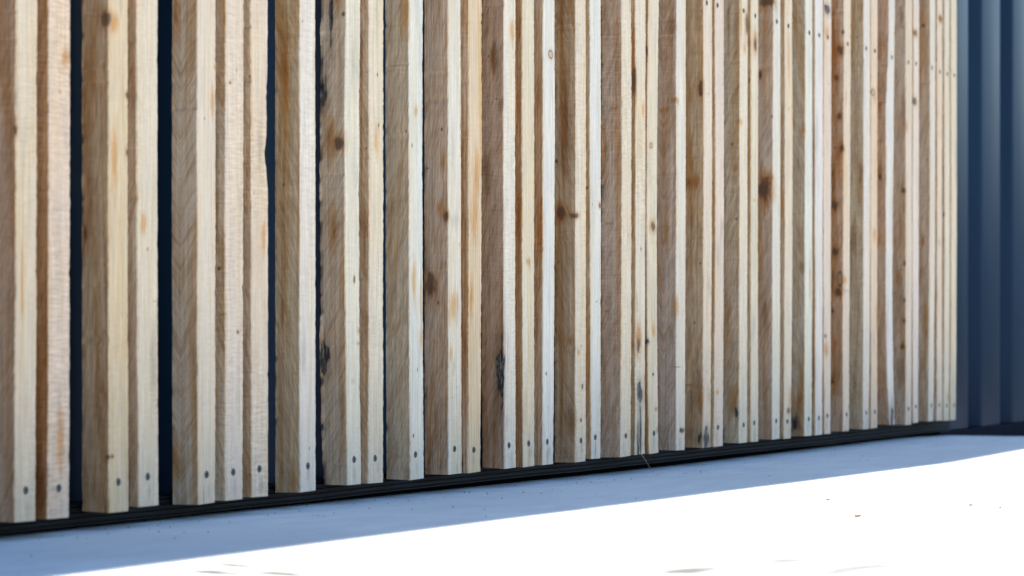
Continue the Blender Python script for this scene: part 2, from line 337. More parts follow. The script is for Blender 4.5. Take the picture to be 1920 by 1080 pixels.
# ---------------------------------------------------------------- sawn timber
def wood_group():
    """colour and relief of rough-sawn timber in the slat's own coordinates (metres)"""
    g = bpy.data.node_groups.new("sawn_timber", 'ShaderNodeTree')
    for nm, st in (("Offset", 'NodeSocketVector'), ("Front", 'NodeSocketColor'), ("Side", 'NodeSocketColor'),
                   ("Pith", 'NodeSocketVector'), ("Tilt", 'NodeSocketFloat'), ("Saw", 'NodeSocketFloat'),
                   ("Stain", 'NodeSocketFloat'), ("Chevron", 'NodeSocketFloat'), ("Rings", 'NodeSocketFloat')):
        g.interface.new_socket(nm, in_out='INPUT', socket_type=st)
    for nm, st in (("Color", 'NodeSocketColor'), ("Height", 'NodeSocketFloat'), ("Coord", 'NodeSocketVector'), ("Ragged", 'NodeSocketVector')):
        g.interface.new_socket(nm, in_out='OUTPUT', socket_type=st)
    nt = NT(g)
    gi = nt.n('NodeGroupInput').outputs
    go = nt.n('NodeGroupOutput').inputs
    P = nt.n('ShaderNodeTexCoord').outputs['Object']
    Q = nt.vmath('ADD', P, gi['Offset'])
    side = nt.n('ShaderNodeAttribute', attribute_name="side").outputs['Fac']
    sp = nt.n('ShaderNodeSeparateXYZ')
    nt.l(P, sp.inputs[0])
    # growth rings round a pith that lies outside the slat, wandering along its length
    wander = nt.noise(nt.vmath('MULTIPLY', Q, (14.0, 14.0, 1.9)), 1.0, 1, 0.4)
    rr = nt.vmath('LENGTH', nt.vmath('MULTIPLY', nt.vmath('SUBTRACT', P, gi['Pith']), (1.0, 1.0, 0.0)))
    ph = nt.math('ADD', nt.math('MULTIPLY', rr, 1250.0), nt.math('MULTIPLY', wander, 34.0))
    ring = nt.math('MULTIPLY_ADD', nt.math('SINE', ph), 0.5, 0.5)
    ring = nt.math('POWER', ring, 2.2)
    # long fibres
    fib = nt.noise(nt.vmath('MULTIPLY', Q, (330.0, 330.0, 9.0)), 1.0, 3, 0.65, 0.4)
    # slanting fuzz torn up by the saw on the deep faces
    drift = nt.noise(nt.vmath('MULTIPLY', Q, (10.0, 10.0, 6.0)), 1.0, 2, 0.5)
    fold_y = nt.math('ABSOLUTE', nt.math('SUBTRACT', sp.outputs[1], 0.024))
    yy = nt.math('ADD', nt.math('MULTIPLY', sp.outputs[1], nt.math('SUBTRACT', 1.0, gi['Chevron'])), nt.math('MULTIPLY', fold_y, gi['Chevron']))
    yy = nt.math('ADD', nt.math('ADD', yy, nt.math('MULTIPLY', sp.outputs[2], gi['Tilt'])), nt.math('MULTIPLY', drift, 0.016))
    cv = nt.n('ShaderNodeCombineXYZ')
    nt.l(nt.math('MULTIPLY', sp.outputs[0], 330.0), cv.inputs[0])
    nt.l(nt.math('MULTIPLY', yy, 540.0), cv.inputs[1])
    nt.l(nt.math('MULTIPLY', sp.outputs[2], 38.0), cv.inputs[2])
    fuzz = nt.noise(nt.vmath('ADD', cv.outputs[0], gi['Offset']), 1.0, 3, 0.6, 0.25)
    # cross-cut chatter
    patch = nt.step(nt.noise(nt.vmath('MULTIPLY', Q, (12.0, 12.0, 4.0)), 1.0, 2, 0.5), 0.38, 0.62)
    saw = nt.noise(nt.vmath('MULTIPLY', Q, (45.0, 45.0, 330.0)), 1.0, 2, 0.6)
    sawm = nt.math('MULTIPLY', nt.math('MULTIPLY', nt.math('SUBTRACT', saw, 0.5), nt.math('MULTIPLY', gi['Saw'], 1.7)), nt.math('MULTIPLY_ADD', patch, 0.8, 0.2))
    # broad discolouration
    blot = nt.noise(nt.vmath('MULTIPLY', Q, (26.0, 26.0, 4.2)), 1.0, 4, 0.62, 0.8)
    blot2 = nt.noise(nt.vmath('MULTIPLY', nt.vmath('ADD', Q, (3.1, 1.7, 5.0)), (45.0, 45.0, 9.0)), 1.0, 3, 0.6, 0.5)

    tone = nt.step(nt.noise(nt.vmath('MULTIPLY', Q, (38.0, 38.0, 2.4)), 1.0, 4, 0.6, 0.7), 0.40, 0.68)
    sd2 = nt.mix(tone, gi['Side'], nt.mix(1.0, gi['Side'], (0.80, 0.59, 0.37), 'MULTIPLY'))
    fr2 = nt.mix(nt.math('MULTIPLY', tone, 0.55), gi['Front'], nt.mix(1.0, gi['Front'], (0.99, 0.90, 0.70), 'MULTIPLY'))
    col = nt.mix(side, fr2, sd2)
    mott = nt.noise(nt.vmath('ADD', nt.vmath('MULTIPLY', cv.outputs[0], (0.22, 0.20, 0.42)), gi['Offset']), 1.0, 4, 0.68, 0.9)
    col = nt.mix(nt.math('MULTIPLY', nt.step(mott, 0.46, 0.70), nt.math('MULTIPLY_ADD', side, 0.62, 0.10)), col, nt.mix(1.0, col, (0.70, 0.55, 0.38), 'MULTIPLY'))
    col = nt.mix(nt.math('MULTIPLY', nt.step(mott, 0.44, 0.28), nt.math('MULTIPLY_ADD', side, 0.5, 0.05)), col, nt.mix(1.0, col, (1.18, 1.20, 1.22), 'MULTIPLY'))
    warm = nt.mix(1.0, col, (0.94, 0.70, 0.42), 'MULTIPLY')
    col = nt.mix(nt.math('MULTIPLY', nt.step(blot, 0.52, 0.78), gi['Stain']), col, warm)
    grey = nt.mix(1.0, col, (0.80, 0.82, 0.86), 'MULTIPLY')
    col = nt.mix(nt.step(blot2, 0.5, 0.72, 0.0, 0.5), col, grey)
    ringm = nt.math('MULTIPLY', nt.math('MULTIPLY', ring, nt.math('MULTIPLY', gi['Rings'], nt.math('MULTIPLY_ADD', side, 0.9, 0.7))), nt.math('MULTIPLY_ADD', wander, 1.2, 0.1), clamp=True)
    col = nt.mix(ringm, col, nt.mix(1.0, col, (0.80, 0.62, 0.42), 'MULTIPLY'))
    k = nt.math('ADD', 1.0, nt.math('MULTIPLY', nt.math('SUBTRACT', fib, 0.5), nt.math('MULTIPLY_ADD', side, 0.25, 0.85)))
    k = nt.math('ADD', k, sawm)
    fz = nt.math('MULTIPLY', nt.math('SUBTRACT', fuzz, 0.5), nt.math('MULTIPLY_ADD', side, 0.95, 0.25))
    k = nt.math('ADD', k, fz)
    vm = nt.n('ShaderNodeVectorMath', operation='SCALE')
    nt.l(col, vm.inputs[0])
    nt.l(k, vm.inputs['Scale'])
    nt.l(vm.outputs[0], go['Color'])
    h = nt.math('ADD', nt.math('MULTIPLY', fib, 0.5), nt.math('MULTIPLY', fuzz, nt.math('MULTIPLY_ADD', side, 1.0, 0.1)))
    h = nt.math('ADD', h, nt.math('MULTIPLY', sawm, 0.8))
    nt.l(h, go['Height'])
    nt.l(P, go['Coord'])
    # ragged offset that frays every knot, stain and crack along the grain
    rn = nt.n('ShaderNodeTexNoise')
    nt.l(nt.vmath('MULTIPLY', Q, (170.0, 170.0, 45.0)), rn.inputs['Vector'])
    rn.inputs['Scale'].default_value = 1.0
    rn.inputs['Detail'].default_value = 3.0
    nt.l(nt.vmath('SUBTRACT', rn.outputs['Color'], (0.5, 0.5, 0.5)), go['Ragged'])
    return g


KNOT_STYLE = {
    # inner colour, inner strength, where the edge fades (from, to), halo colour, halo strength, raggedness
    'K': ((0.095, 0.048, 0.027), 0.9, (1.15, 0.5), (0.78, 0.55, 0.34), 0.7, 1.5),
    'K2': ((0.55, 0.42, 0.32), 0.75, (1.15, 0.2), None, 0.0, 1.3),
    'O': ((0.82, 0.55, 0.28), 0.9, (1.2, 0.1), None, 0.0, 1.3),
    'D': ((0.060, 0.042, 0.032), 0.85, (1.15, 0.6), (0.75, 0.60, 0.45), 0.4, 0.6),
    'B': ((0.030, 0.027, 0.025), 0.97, (1.0, 0.7), (0.55, 0.5, 0.47), 0.6, 1.9),
    'G': ((0.72, 0.74, 0.78), 0.8, (1.2, 0.1), None, 0.0, 1.3),
    'R': ((0.10, 0.07, 0.045), 0.85, (1.05, 0.85), (0.8, 0.6, 0.4), 0.5, 0.35),
}


def knot_group(kind):
    inner, ks, (e0, e1), halo, kh, rag = KNOT_STYLE[kind]
    g = bpy.data.node_groups.new("timber_mark_" + kind, 'ShaderNodeTree')
    for nm, st in (("Color", 'NodeSocketColor'), ("Coord", 'NodeSocketVector'), ("Ragged", 'NodeSocketVector'),
                   ("Centre", 'NodeSocketVector'), ("Size", 'NodeSocketVector'), ("Height", 'NodeSocketFloat')):
        g.interface.new_socket(nm, in_out='INPUT', socket_type=st)
    g.interface.new_socket("Color", in_out='OUTPUT', socket_type='NodeSocketColor')
    g.interface.new_socket("Height", in_out='OUTPUT', socket_type='NodeSocketFloat')
    nt = NT(g)
    gi = nt.n('NodeGroupInput').outputs
    go = nt.n('NodeGroupOutput').inputs
    d = nt.vmath('DIVIDE', nt.vmath('SUBTRACT', gi['Coord'], gi['Centre']), gi['Size'])
    d = nt.vmath('ADD', d, nt.vmath('SCALE', gi['Ragged'], rag))
    r = nt.vmath('LENGTH', d)
    col = gi['Color']
    if halo:
        col = nt.mix(nt.step(r, 2.3, 0.6, 0.0, kh), col, nt.mix(1.0, col, halo, 'MULTIPLY'))
    m = nt.step(r, e0, e1)
    if kind in ('K2', 'O', 'G'):
        col = nt.mix(nt.math('MULTIPLY', m, ks), col, nt.mix(1.0, col, inner, 'MULTIPLY'))
        nt.l(gi['Height'], go['Height'])
    elif kind == 'R':
        col = nt.mix(nt.math('MULTIPLY', m, 0.45), col, (0.40, 0.24, 0.12))
        rim = nt.math('MULTIPLY', m, nt.step(r, 0.55, 0.8))
        col = nt.mix(nt.math('MULTIPLY', rim, ks), col, inner)
        nt.l(gi['Height'], go['Height'])
    else:
        if kind == 'B':
            fl = nt.noise(nt.vmath('MULTIPLY', gi['Coord'], (420.0, 420.0, 60.0)), 1.0, 3, 0.6)
            tone = nt.mix(nt.step(fl, 0.45, 0.68), inner, (0.20, 0.17, 0.15))
        else:
            wob = nt.math('MULTIPLY_ADD', nt.math('SINE', nt.math('MULTIPLY', r, 16.0)), 0.5, 0.5)
            tone = nt.mix(nt.math('MULTIPLY', wob, 0.5), inner, (0.17, 0.09, 0.045))
        col = nt.mix(nt.math('MULTIPLY', m, ks), col, tone)
        nt.l(nt.math('SUBTRACT', gi['Height'], nt.math('MULTIPLY', m, 1.6 if kind == 'B' else 0.5)), go['Height'])
    nt.l(col, go['Color'])
    return g


WOOD = wood_group()
KNOT_GROUPS = {k: knot_group(k) for k in KNOT_STYLE}

FRONT = {'W': (0.61, 0.515, 0.415), 'P': (0.615, 0.545, 0.465), 'C': (0.605, 0.485, 0.362), 'T': (0.60, 0.465, 0.325),
         'Y': (0.61, 0.45, 0.285), 'R': (0.60, 0.485, 0.37)}
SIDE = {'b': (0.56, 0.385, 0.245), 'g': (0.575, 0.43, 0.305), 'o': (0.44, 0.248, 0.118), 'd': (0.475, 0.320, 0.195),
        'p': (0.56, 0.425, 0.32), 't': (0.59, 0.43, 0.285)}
#        front, side, tilt of the saw fuzz, chatter, staining, rings
LOOK = [('T', 'd', .35, .25, .35, .25), ('T', 'o', .2, .55, .55, .3), ('Y', 'd', .05, .15, .7, .5), ('C', 'b', .3, .5, .3, .25),
        ('R', 'p', -.55, .12, .45, .15), ('C', 'g', -.4, .4, .5, .3), ('C', 'b', -.3, .45, .5, .35), ('W', 'b', -.3, .3, .15, .1),
        ('W', 'g', .5, .2, .5, .25), ('C', 'b', -.4, .2, .3, .3), ('P', 'g', .25, .08, .15, .1), ('W', 'g', .2, .08, .5, .3),
        ('Y', 't', .05, .12, .9, .6), ('W', 'd', .3, .3, .3, .2), ('C', 'o', .25, .12, .5, .6), ('P', 'b', .2, .06, .1, .35),
        ('C', 'd', -.35, .25, .6, .4), ('P', 'b', .2, .1, .15, .15), ('C', 'g', .3, .35, .4, .2), ('C', 'b', .2, .45, .5, .3),
        ('C', 'o', .2, .1, .4, .2), ('W', 'g', -.4, .12, .3, .15), ('C', 'b', .1, .2, .4, .3), ('C', 'b', .1, .2, .5, .3),
        ('W', 'g', .35, .15, .3, .3), ('C', 'b', .1, .1, .5, .2), ('W', 'g', .3, .1, .3, .2), ('C', 'b', .1, .1, .5, .2),
        ('P', 'p', -.3, .1, .1, .1), ('P', 'b', .1, .1, .2, .15), ('C', 'b', .1, .1, .4, .2), ('C', 'b', .2, .1, .5, .3),
        ('W', 't', .02, .3, .2, .15), ('T', 't', .1, .1, .4, .2), ('P', 'b', .2, .15, .2, .1), ('C', 'g', .2, .1, .4, .2),
        ('W', 'b', .1, .1, .3, .2), ('W', 't', .2, .1, .4, .2), ('C', 'b', .1, .1, .3, .2), ('C', 'b', .1, .1, .3, .2),
        ('C', 'b', .1, .1, .3, .2)]


def slat_material(i, width, lean):
    fr, sd, tilt, saw, stain, rings = LOOK[i % len(LOOK)]
    m, nt, b = new_material("sawn_slat", 0.72, 0.22)
    g = nt.n('ShaderNodeGroup', node_tree=WOOD)
    r = random.Random(1000 + i)
    jit = lambda c, a: tuple(v * (1 + r.uniform(-a, a)) for v in c)
    g.inputs['Offset'].default_value = (r.uniform(0, 20), r.uniform(0, 20), r.uniform(0, 20))
    g.inputs['Front'].default_value = (*jit(FRONT[fr], 0.03), 1)
    g.inputs['Side'].default_value = (*jit(SIDE[sd], 0.04), 1)
    a = r.uniform(0, 2 * math.pi)
    rad = r.uniform(0.03, 0.09)
    g.inputs['Pith'].default_value = (width / 2 + rad * math.cos(a), 0.019 + rad * math.sin(a), 0)
    g.inputs['Tilt'].default_value = tilt
    g.inputs['Saw'].default_value = saw
    g.inputs['Chevron'].default_value = 1.0 if i in (4, 21) else 0.0
    g.inputs['Stain'].default_value = stain
    g.inputs['Rings'].default_value = rings
    col, h = g.outputs['Color'], g.outputs['Height']
    marks = sorted(KNOTS.get(i + 1, []), key=lambda q: 'OGK2'.find(q[0]) if q[0] in ('O', 'G', 'K2') else -1, reverse=True)
    soft = [q for q in marks if q[0] in ('O', 'G', 'K2')]
    hard = [q for q in marks if q[0] not in ('O', 'G', 'K2')]
    # a few pin knots and flecks of its own
    for _ in range(r.randint(1, 4)):
        on_side = r.random() < 0.5
        hard.append(('D', 0.0 if on_side else r.uniform(5, 40), r.uniform(2, 34) if on_side else 0.0, r.uniform(60, 950), r.uniform(0.8, 1.7), r.uniform(1.2, 3.5)))
    # weather marks, each with a ragged shape of its own
    for _ in range(r.randint(2, 4)):
        on_side = r.random() < 0.6
        soft.append((r.choice(['O', 'G', 'K2', 'O']) if on_side else r.choice(['O', 'G']), 0.0 if on_side else r.uniform(3, 42),
                     r.uniform(3, 34) if on_side else 0.0, r.uniform(40, 900), r.uniform(4, 13), r.uniform(10, 70)))
    soft.append(('G', 22.0 + r.uniform(-8, 8), 0.0, 52 + r.uniform(-8, 6), r.uniform(3, 9), r.uniform(10, 20)))
    for _ in range(r.choice([0, 0, 1, 1, 2])):        # drying cracks at the sawn foot
        on_side = r.random() < 0.4
        hard.append(('D', 0.0 if on_side else r.uniform(6, 40), r.uniform(4, 32) if on_side else 0.0, r.uniform(36, 50), 0.8, r.uniform(8, 24)))
    for (kind, x, y, z, rw, rz) in soft + hard:
        if kind == 'B':
            rw, rz = 1.4 * rw, 1.25 * rz
        elif kind == 'K':
            rw, rz = 1.15 * rw, 1.15 * rz
        k = nt.n('ShaderNodeGroup', node_tree=KNOT_GROUPS[kind])
        nt.l(col, k.inputs['Color'])
        nt.l(h, k.inputs['Height'])
        nt.l(g.outputs['Coord'], k.inputs['Coord'])
        nt.l(g.outputs['Ragged'], k.inputs['Ragged'])
        k.inputs['Centre'].default_value = (x / 1e3 + lean(z / 1e3), y / 1e3, z / 1e3)
        k.inputs['Size'].default_value = (rw / 1e3, rw / 1e3, rz / 1e3)
        col, h = k.outputs['Color'], k.outputs['Height']
    nt.l(col, b.inputs['Base Color'])
    bump = nt.n('ShaderNodeBump')
    bump.inputs['Strength'].default_value = 0.45
    bump.inputs['Distance'].default_value = 0.0007
    nt.l(h, bump.inputs['Height'])
    nt.l(bump.outputs[0], b.inputs['Normal'])
    return m


# ---------------------------------------------------------------- the ground
FOLIAGE_SHADOWS = [(2.694, -0.818, -0.2, 0.050, 0.026, 0.9), (2.848, -0.865, -0.2, 0.040, 0.022, 0.8), (2.813, -0.968, -0.2, 0.045, 0.024, 0.8),
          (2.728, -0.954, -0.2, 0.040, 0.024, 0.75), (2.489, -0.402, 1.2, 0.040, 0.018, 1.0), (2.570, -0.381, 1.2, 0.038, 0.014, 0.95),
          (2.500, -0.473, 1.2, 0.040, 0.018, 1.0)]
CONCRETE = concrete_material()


def pad_z(x):
    d = np.clip(x - 6.3, 0, None)
    rise = np.clip((5.2 - x) / 2.6, 0, 1)      # the slab stands a centimetre higher towards the near end
    return 0.013 * rise * rise * (3 - 2 * rise) - np.where(d < 1.5, 0.030 * d * d, 0.0675 + 0.03 * (np.minimum(d, 8) - 1.5))


xs = np.concatenate([np.linspace(-6, 1.5, 8), np.linspace(2, 6, 33), np.linspace(6.2, 9, 29), [9.5]])
ys = np.concatenate([np.linspace(-9, -1, 9), np.linspace(-0.8, 0.4, 7)])
V = [(x, y, float(pad_z(x))) for y in ys for x in xs]
nx, ny = len(xs), len(ys)
Fc = [(j * nx + i, j * nx + i + 1, (j + 1) * nx + i + 1, (j + 1) * nx + i) for j in range(ny - 1) for i in range(nx - 1)]
border = [i for i in range(nx)] + [j * nx + nx - 1 for j in range(1, ny)] + [(ny - 1) * nx + i for i in range(nx - 2, -1, -1)] + [j * nx for j in range(ny - 2, 0, -1)]
base = len(V)
for b_ in border:
    V.append((V[b_][0], V[b_][1], -0.45))
nb = len(border)
for q in range(nb):
    Fc.append((border[q], base + q, base + (q + 1) % nb, border[(q + 1) % nb]))
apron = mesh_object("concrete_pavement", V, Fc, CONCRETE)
apron["kind"] = "structure"
apron["label"] = "pale smooth concrete pavement along the timber wall"

g_xs = np.concatenate([[-600, -120], np.linspace(-40, 50, 10), [120, 600]])
GV = [(x, y, -0.36) for y in g_xs for x in g_xs]
n_ = len(g_xs)
GF = [(j * n_ + i, j * n_ + i + 1, (j + 1) * n_ + i + 1, (j + 1) * n_ + i) for j in range(n_ - 1) for i in range(n_ - 1)]
ground = mesh_object("ground", GV, GF, earth_material())
ground["kind"] = "structure"
ground["label"] = "dull green and brown earth beyond the pavement"

# ---------------------------------------------------------------- the blue steel container behind the slats
BLUE = blue_paint()
container = empty("shipping_container", (7.0, 1.3, 0.0))
container["label"] = "dark blue corrugated steel container wall at right, behind the timber slats"
container["category"] = "container"
OUT_Y, DEPTH = 0.072, 0.036
CX0, CX1, CTOP = -1.5, 10.7, 2.57


def in_container(o):
    o.parent = container
    o.matrix_parent_inverse.identity()
    o.location = (-7.0, -1.3, 0.0)
    return o


# one trapezoid corrugation pitch is flat 0.185, slope 0.04, recess 0.045, slope 0.04
prof = []
x = 7.173 - 0.31 * 28
while x < CX1:
    prof += [(x, OUT_Y), (x + 0.185, OUT_Y), (x + 0.225, OUT_Y + DEPTH), (x + 0.270, OUT_Y + DEPTH)]
    x += 0.31
# round every fold with two extra points
fold = []
for k in range(1, len(prof) - 1):
    p0, p1, p2 = map(np.array, (prof[k - 1], prof[k], prof[k + 1]))
    a = p1 + (p0 - p1) / np.linalg.norm(p0 - p1) * 0.009
    c = p1 + (p2 - p1) / np.linalg.norm(p2 - p1) * 0.009
    fold += [tuple(a), tuple(0.25 * a + 0.5 * p1 + 0.25 * c), tuple(c)]
zl = np.linspace(0.003, CTOP, 7)
PV = [(px_, py_, z) for z in zl for (px_, py_) in fold]
m_ = len(fold)
PF = [(j * m_ + i, j * m_ + i + 1, (j + 1) * m_ + i + 1, (j + 1) * m_ + i) for j in range(len(zl) - 1) for i in range(m_ - 1)]
in_container(mesh_object("corrugated_panel", PV, PF, BLUE, smooth=True))
fx0, fx1 = fold[0][0], fold[-1][0]
# bottom rail: a folded channel whose lip stands 5 mm proud of the panel
rail = [(OUT_Y + 0.060, 0.001), (OUT_Y - 0.004, 0.001), (OUT_Y - 0.006, -0.001), (OUT_Y - 0.006, -0.150), (OUT_Y + 0.060, -0.150)]
RV = [(xx, y, z) for xx in (fx0, fx1) for (y, z) in rail]
RF = [(i, i + 1, i + 6, i + 5) for i in range(4)] + [(0, 4, 3, 2, 1), (5, 6, 7, 8, 9)]
NAVY = plain("navy_rail_paint", (0.004, 0.007, 0.016), 0.7, 0.02, scale=40)
in_container(mesh_object("bottom_rail", RV, RF, NAVY))
v, f = box_data(fx0, fx1, OUT_Y + 0.045, 2.5, -0.14, 0.0005)
in_container(mesh_object("floor_frame", v, f, NAVY))
v, f = box_data(fx0, fx1, 2.45, 2.5, 0.003, CTOP)
in_container(mesh_object("rear_panel", v, f, BLUE))
for xa in (fx0, fx1 - 0.05):
    v, f = box_data(xa, xa + 0.05, OUT_Y + 0.05, 2.448, 0.003, CTOP)
    in_container(mesh_object("end_panel", v, f, BLUE))
# added unseen roof sheet; front edge shaped to set the shadow line on the pavement
edge = [(fx0, -0.120), (3.695, -0.139), (4.090, -0.161), (4.482, -0.174), (4.999, -0.181), (5.693, -0.185), (6.171, -0.194), (6.683, -0.215), (7.263, -0.197), (fx1, -0.22)]
outline = edge + [(fx1, 2.55), (fx0, 2.55)]
z0, z1 = CTOP + 0.002, CTOP + 0.032
no = len(outline)
RV = [(a, b_, z0) for a, b_ in outline] + [(a, b_, z1) for a, b_ in outline]
RF = [tuple(reversed(range(no))), tuple(range(no, 2 * no))] + [(i, (i + 1) % no, no + (i + 1) % no, no + i) for i in range(no)]
in_container(mesh_object("shadow_roof_sheet", RV, RF, plain("shadow_roof_steel", (0.25, 0.26, 0.27), 0.5, 0.5, 0.3)))

# ---------------------------------------------------------------- the slatted timber wall
cladding = empty("slatted_timber_wall", (4.7, 0.0, 0.0))
cladding["label"] = "wall of upright pale rough-sawn timber slats on a black grooved rail"
cladding["category"] = "timber wall"
cladding["kind"] = "thing"
RUBBER = plain("black_rail", (0.006, 0.006, 0.007), 0.6, 0.14, scale=220)
SCREW_STEEL = plain("screw_steel", (0.10, 0.10, 0.098), 0.6, 0.4, 0.35, scale=900)
SCREW_RECESS_SHADE = plain("screw_recess_shade", (0.012, 0.012, 0.012), 0.7, 0.3, scale=900)


def in_wall(o, loc=(0, 0, 0)):
    o.parent = cladding
    o.location = (loc[0] - 4.7, loc[1], loc[2])
    return o


# black rail behind the slat feet: grooved front, running slightly downhill
gro = [(0.0445, 1.0)]
ngroove = 4
for k in range(ngroove):
    t0 = 1 - (k + 0.30) / ngroove
    t1 = 1 - (k + 0.62) / ngroove
    gro += [(0.0400, 1 - (k + 0.02) / ngroove), (0.0400, t0), (0.0445, t0 - 0.02), (0.0445, t1), (0.0400, t1 - 0.02)]
gro += [(0.0400, 0.0), (0.0640, 0.0), (0.0640, 1.0)]
secs = []
for xx in np.linspace(2.4, 6.765, 24):
    s_ = (xx - 2.7) / 4.0
    top, bot = 0.043 - 0.006 * s_, 0.018 - 0.012 * s_
    wob = 0.0006 * math.sin(xx * 5.1) + 0.0005 * math.sin(xx * 13.7)
    secs.append([(xx, y, bot + (top - bot) * t + wob) for (y, t) in gro])
m_ = len(gro)
RV = [p for sct in secs for p in sct]
RF = [(a * m_ + i, a * m_ + (i + 1) % m_, (a + 1) * m_ + (i + 1) % m_, (a + 1) * m_ + i) for a in range(len(secs) - 1) for i in range(m_)]
RF += [tuple(range(m_)), tuple(reversed(range((len(secs) - 1) * m_, len(secs) * m_)))]
in_wall(mesh_object("base_rail", RV, RF, RUBBER)).location = (-4.7, 0, 0)
# added black strip that stands in for the dark shade under the rail
v, f = box_data(2.4, 6.764, 0.0645, 0.0655, -0.02, 0.030)
in_wall(mesh_object("gap_shade_strip", v, f, plain("gap_shade_black", (0.004, 0.004, 0.004), 1.0, 0.0, scale=300))).location = (-4.7, 0, 0)
# upper rail at the height of the upper screw row
v, f = box_data(2.4, 6.60, 0.0420, 0.0700, 0.818, 0.858)
in_wall(mesh_object("upper_rail", v, f, RUBBER)).location = (-4.7, 0, 0)


def smooth_noise(z, scale, seed):
    r = np.random.default_rng(seed)
    n = int(3.2 / scale) + 4
    k = r.uniform(-1, 1, n)
    t = np.clip((z + 0.1) / scale, 0, n - 2.001)
    i = t.astype(int)
    u = t - i
    u = u * u * (3 - 2 * u)
    return k[i] * (1 - u) + k[i + 1] * u


def edge_line(p0, p1, p2, z, zb, zm=0.315, zt=0.80):
    """quadratic through three measured points, level above the highest"""
    zz = np.minimum(z, zt)
    l0 = (zz - zm) * (zz - zt) / ((zb - zm) * (zb - zt))
    l1 = (zz - zb) * (zz - zt) / ((zm - zb) * (zm - zt))
    l2 = (zz - zb) * (zz - zm) / ((zt - zb) * (zt - zm))
    return p0 * l0 + p1 * l1 + p2 * l2


TOP = 2.56
zs_fine = np.arange(0.0, 1.12, 0.0035)
zs_far = np.linspace(1.15, 1.0 * TOP, 14)


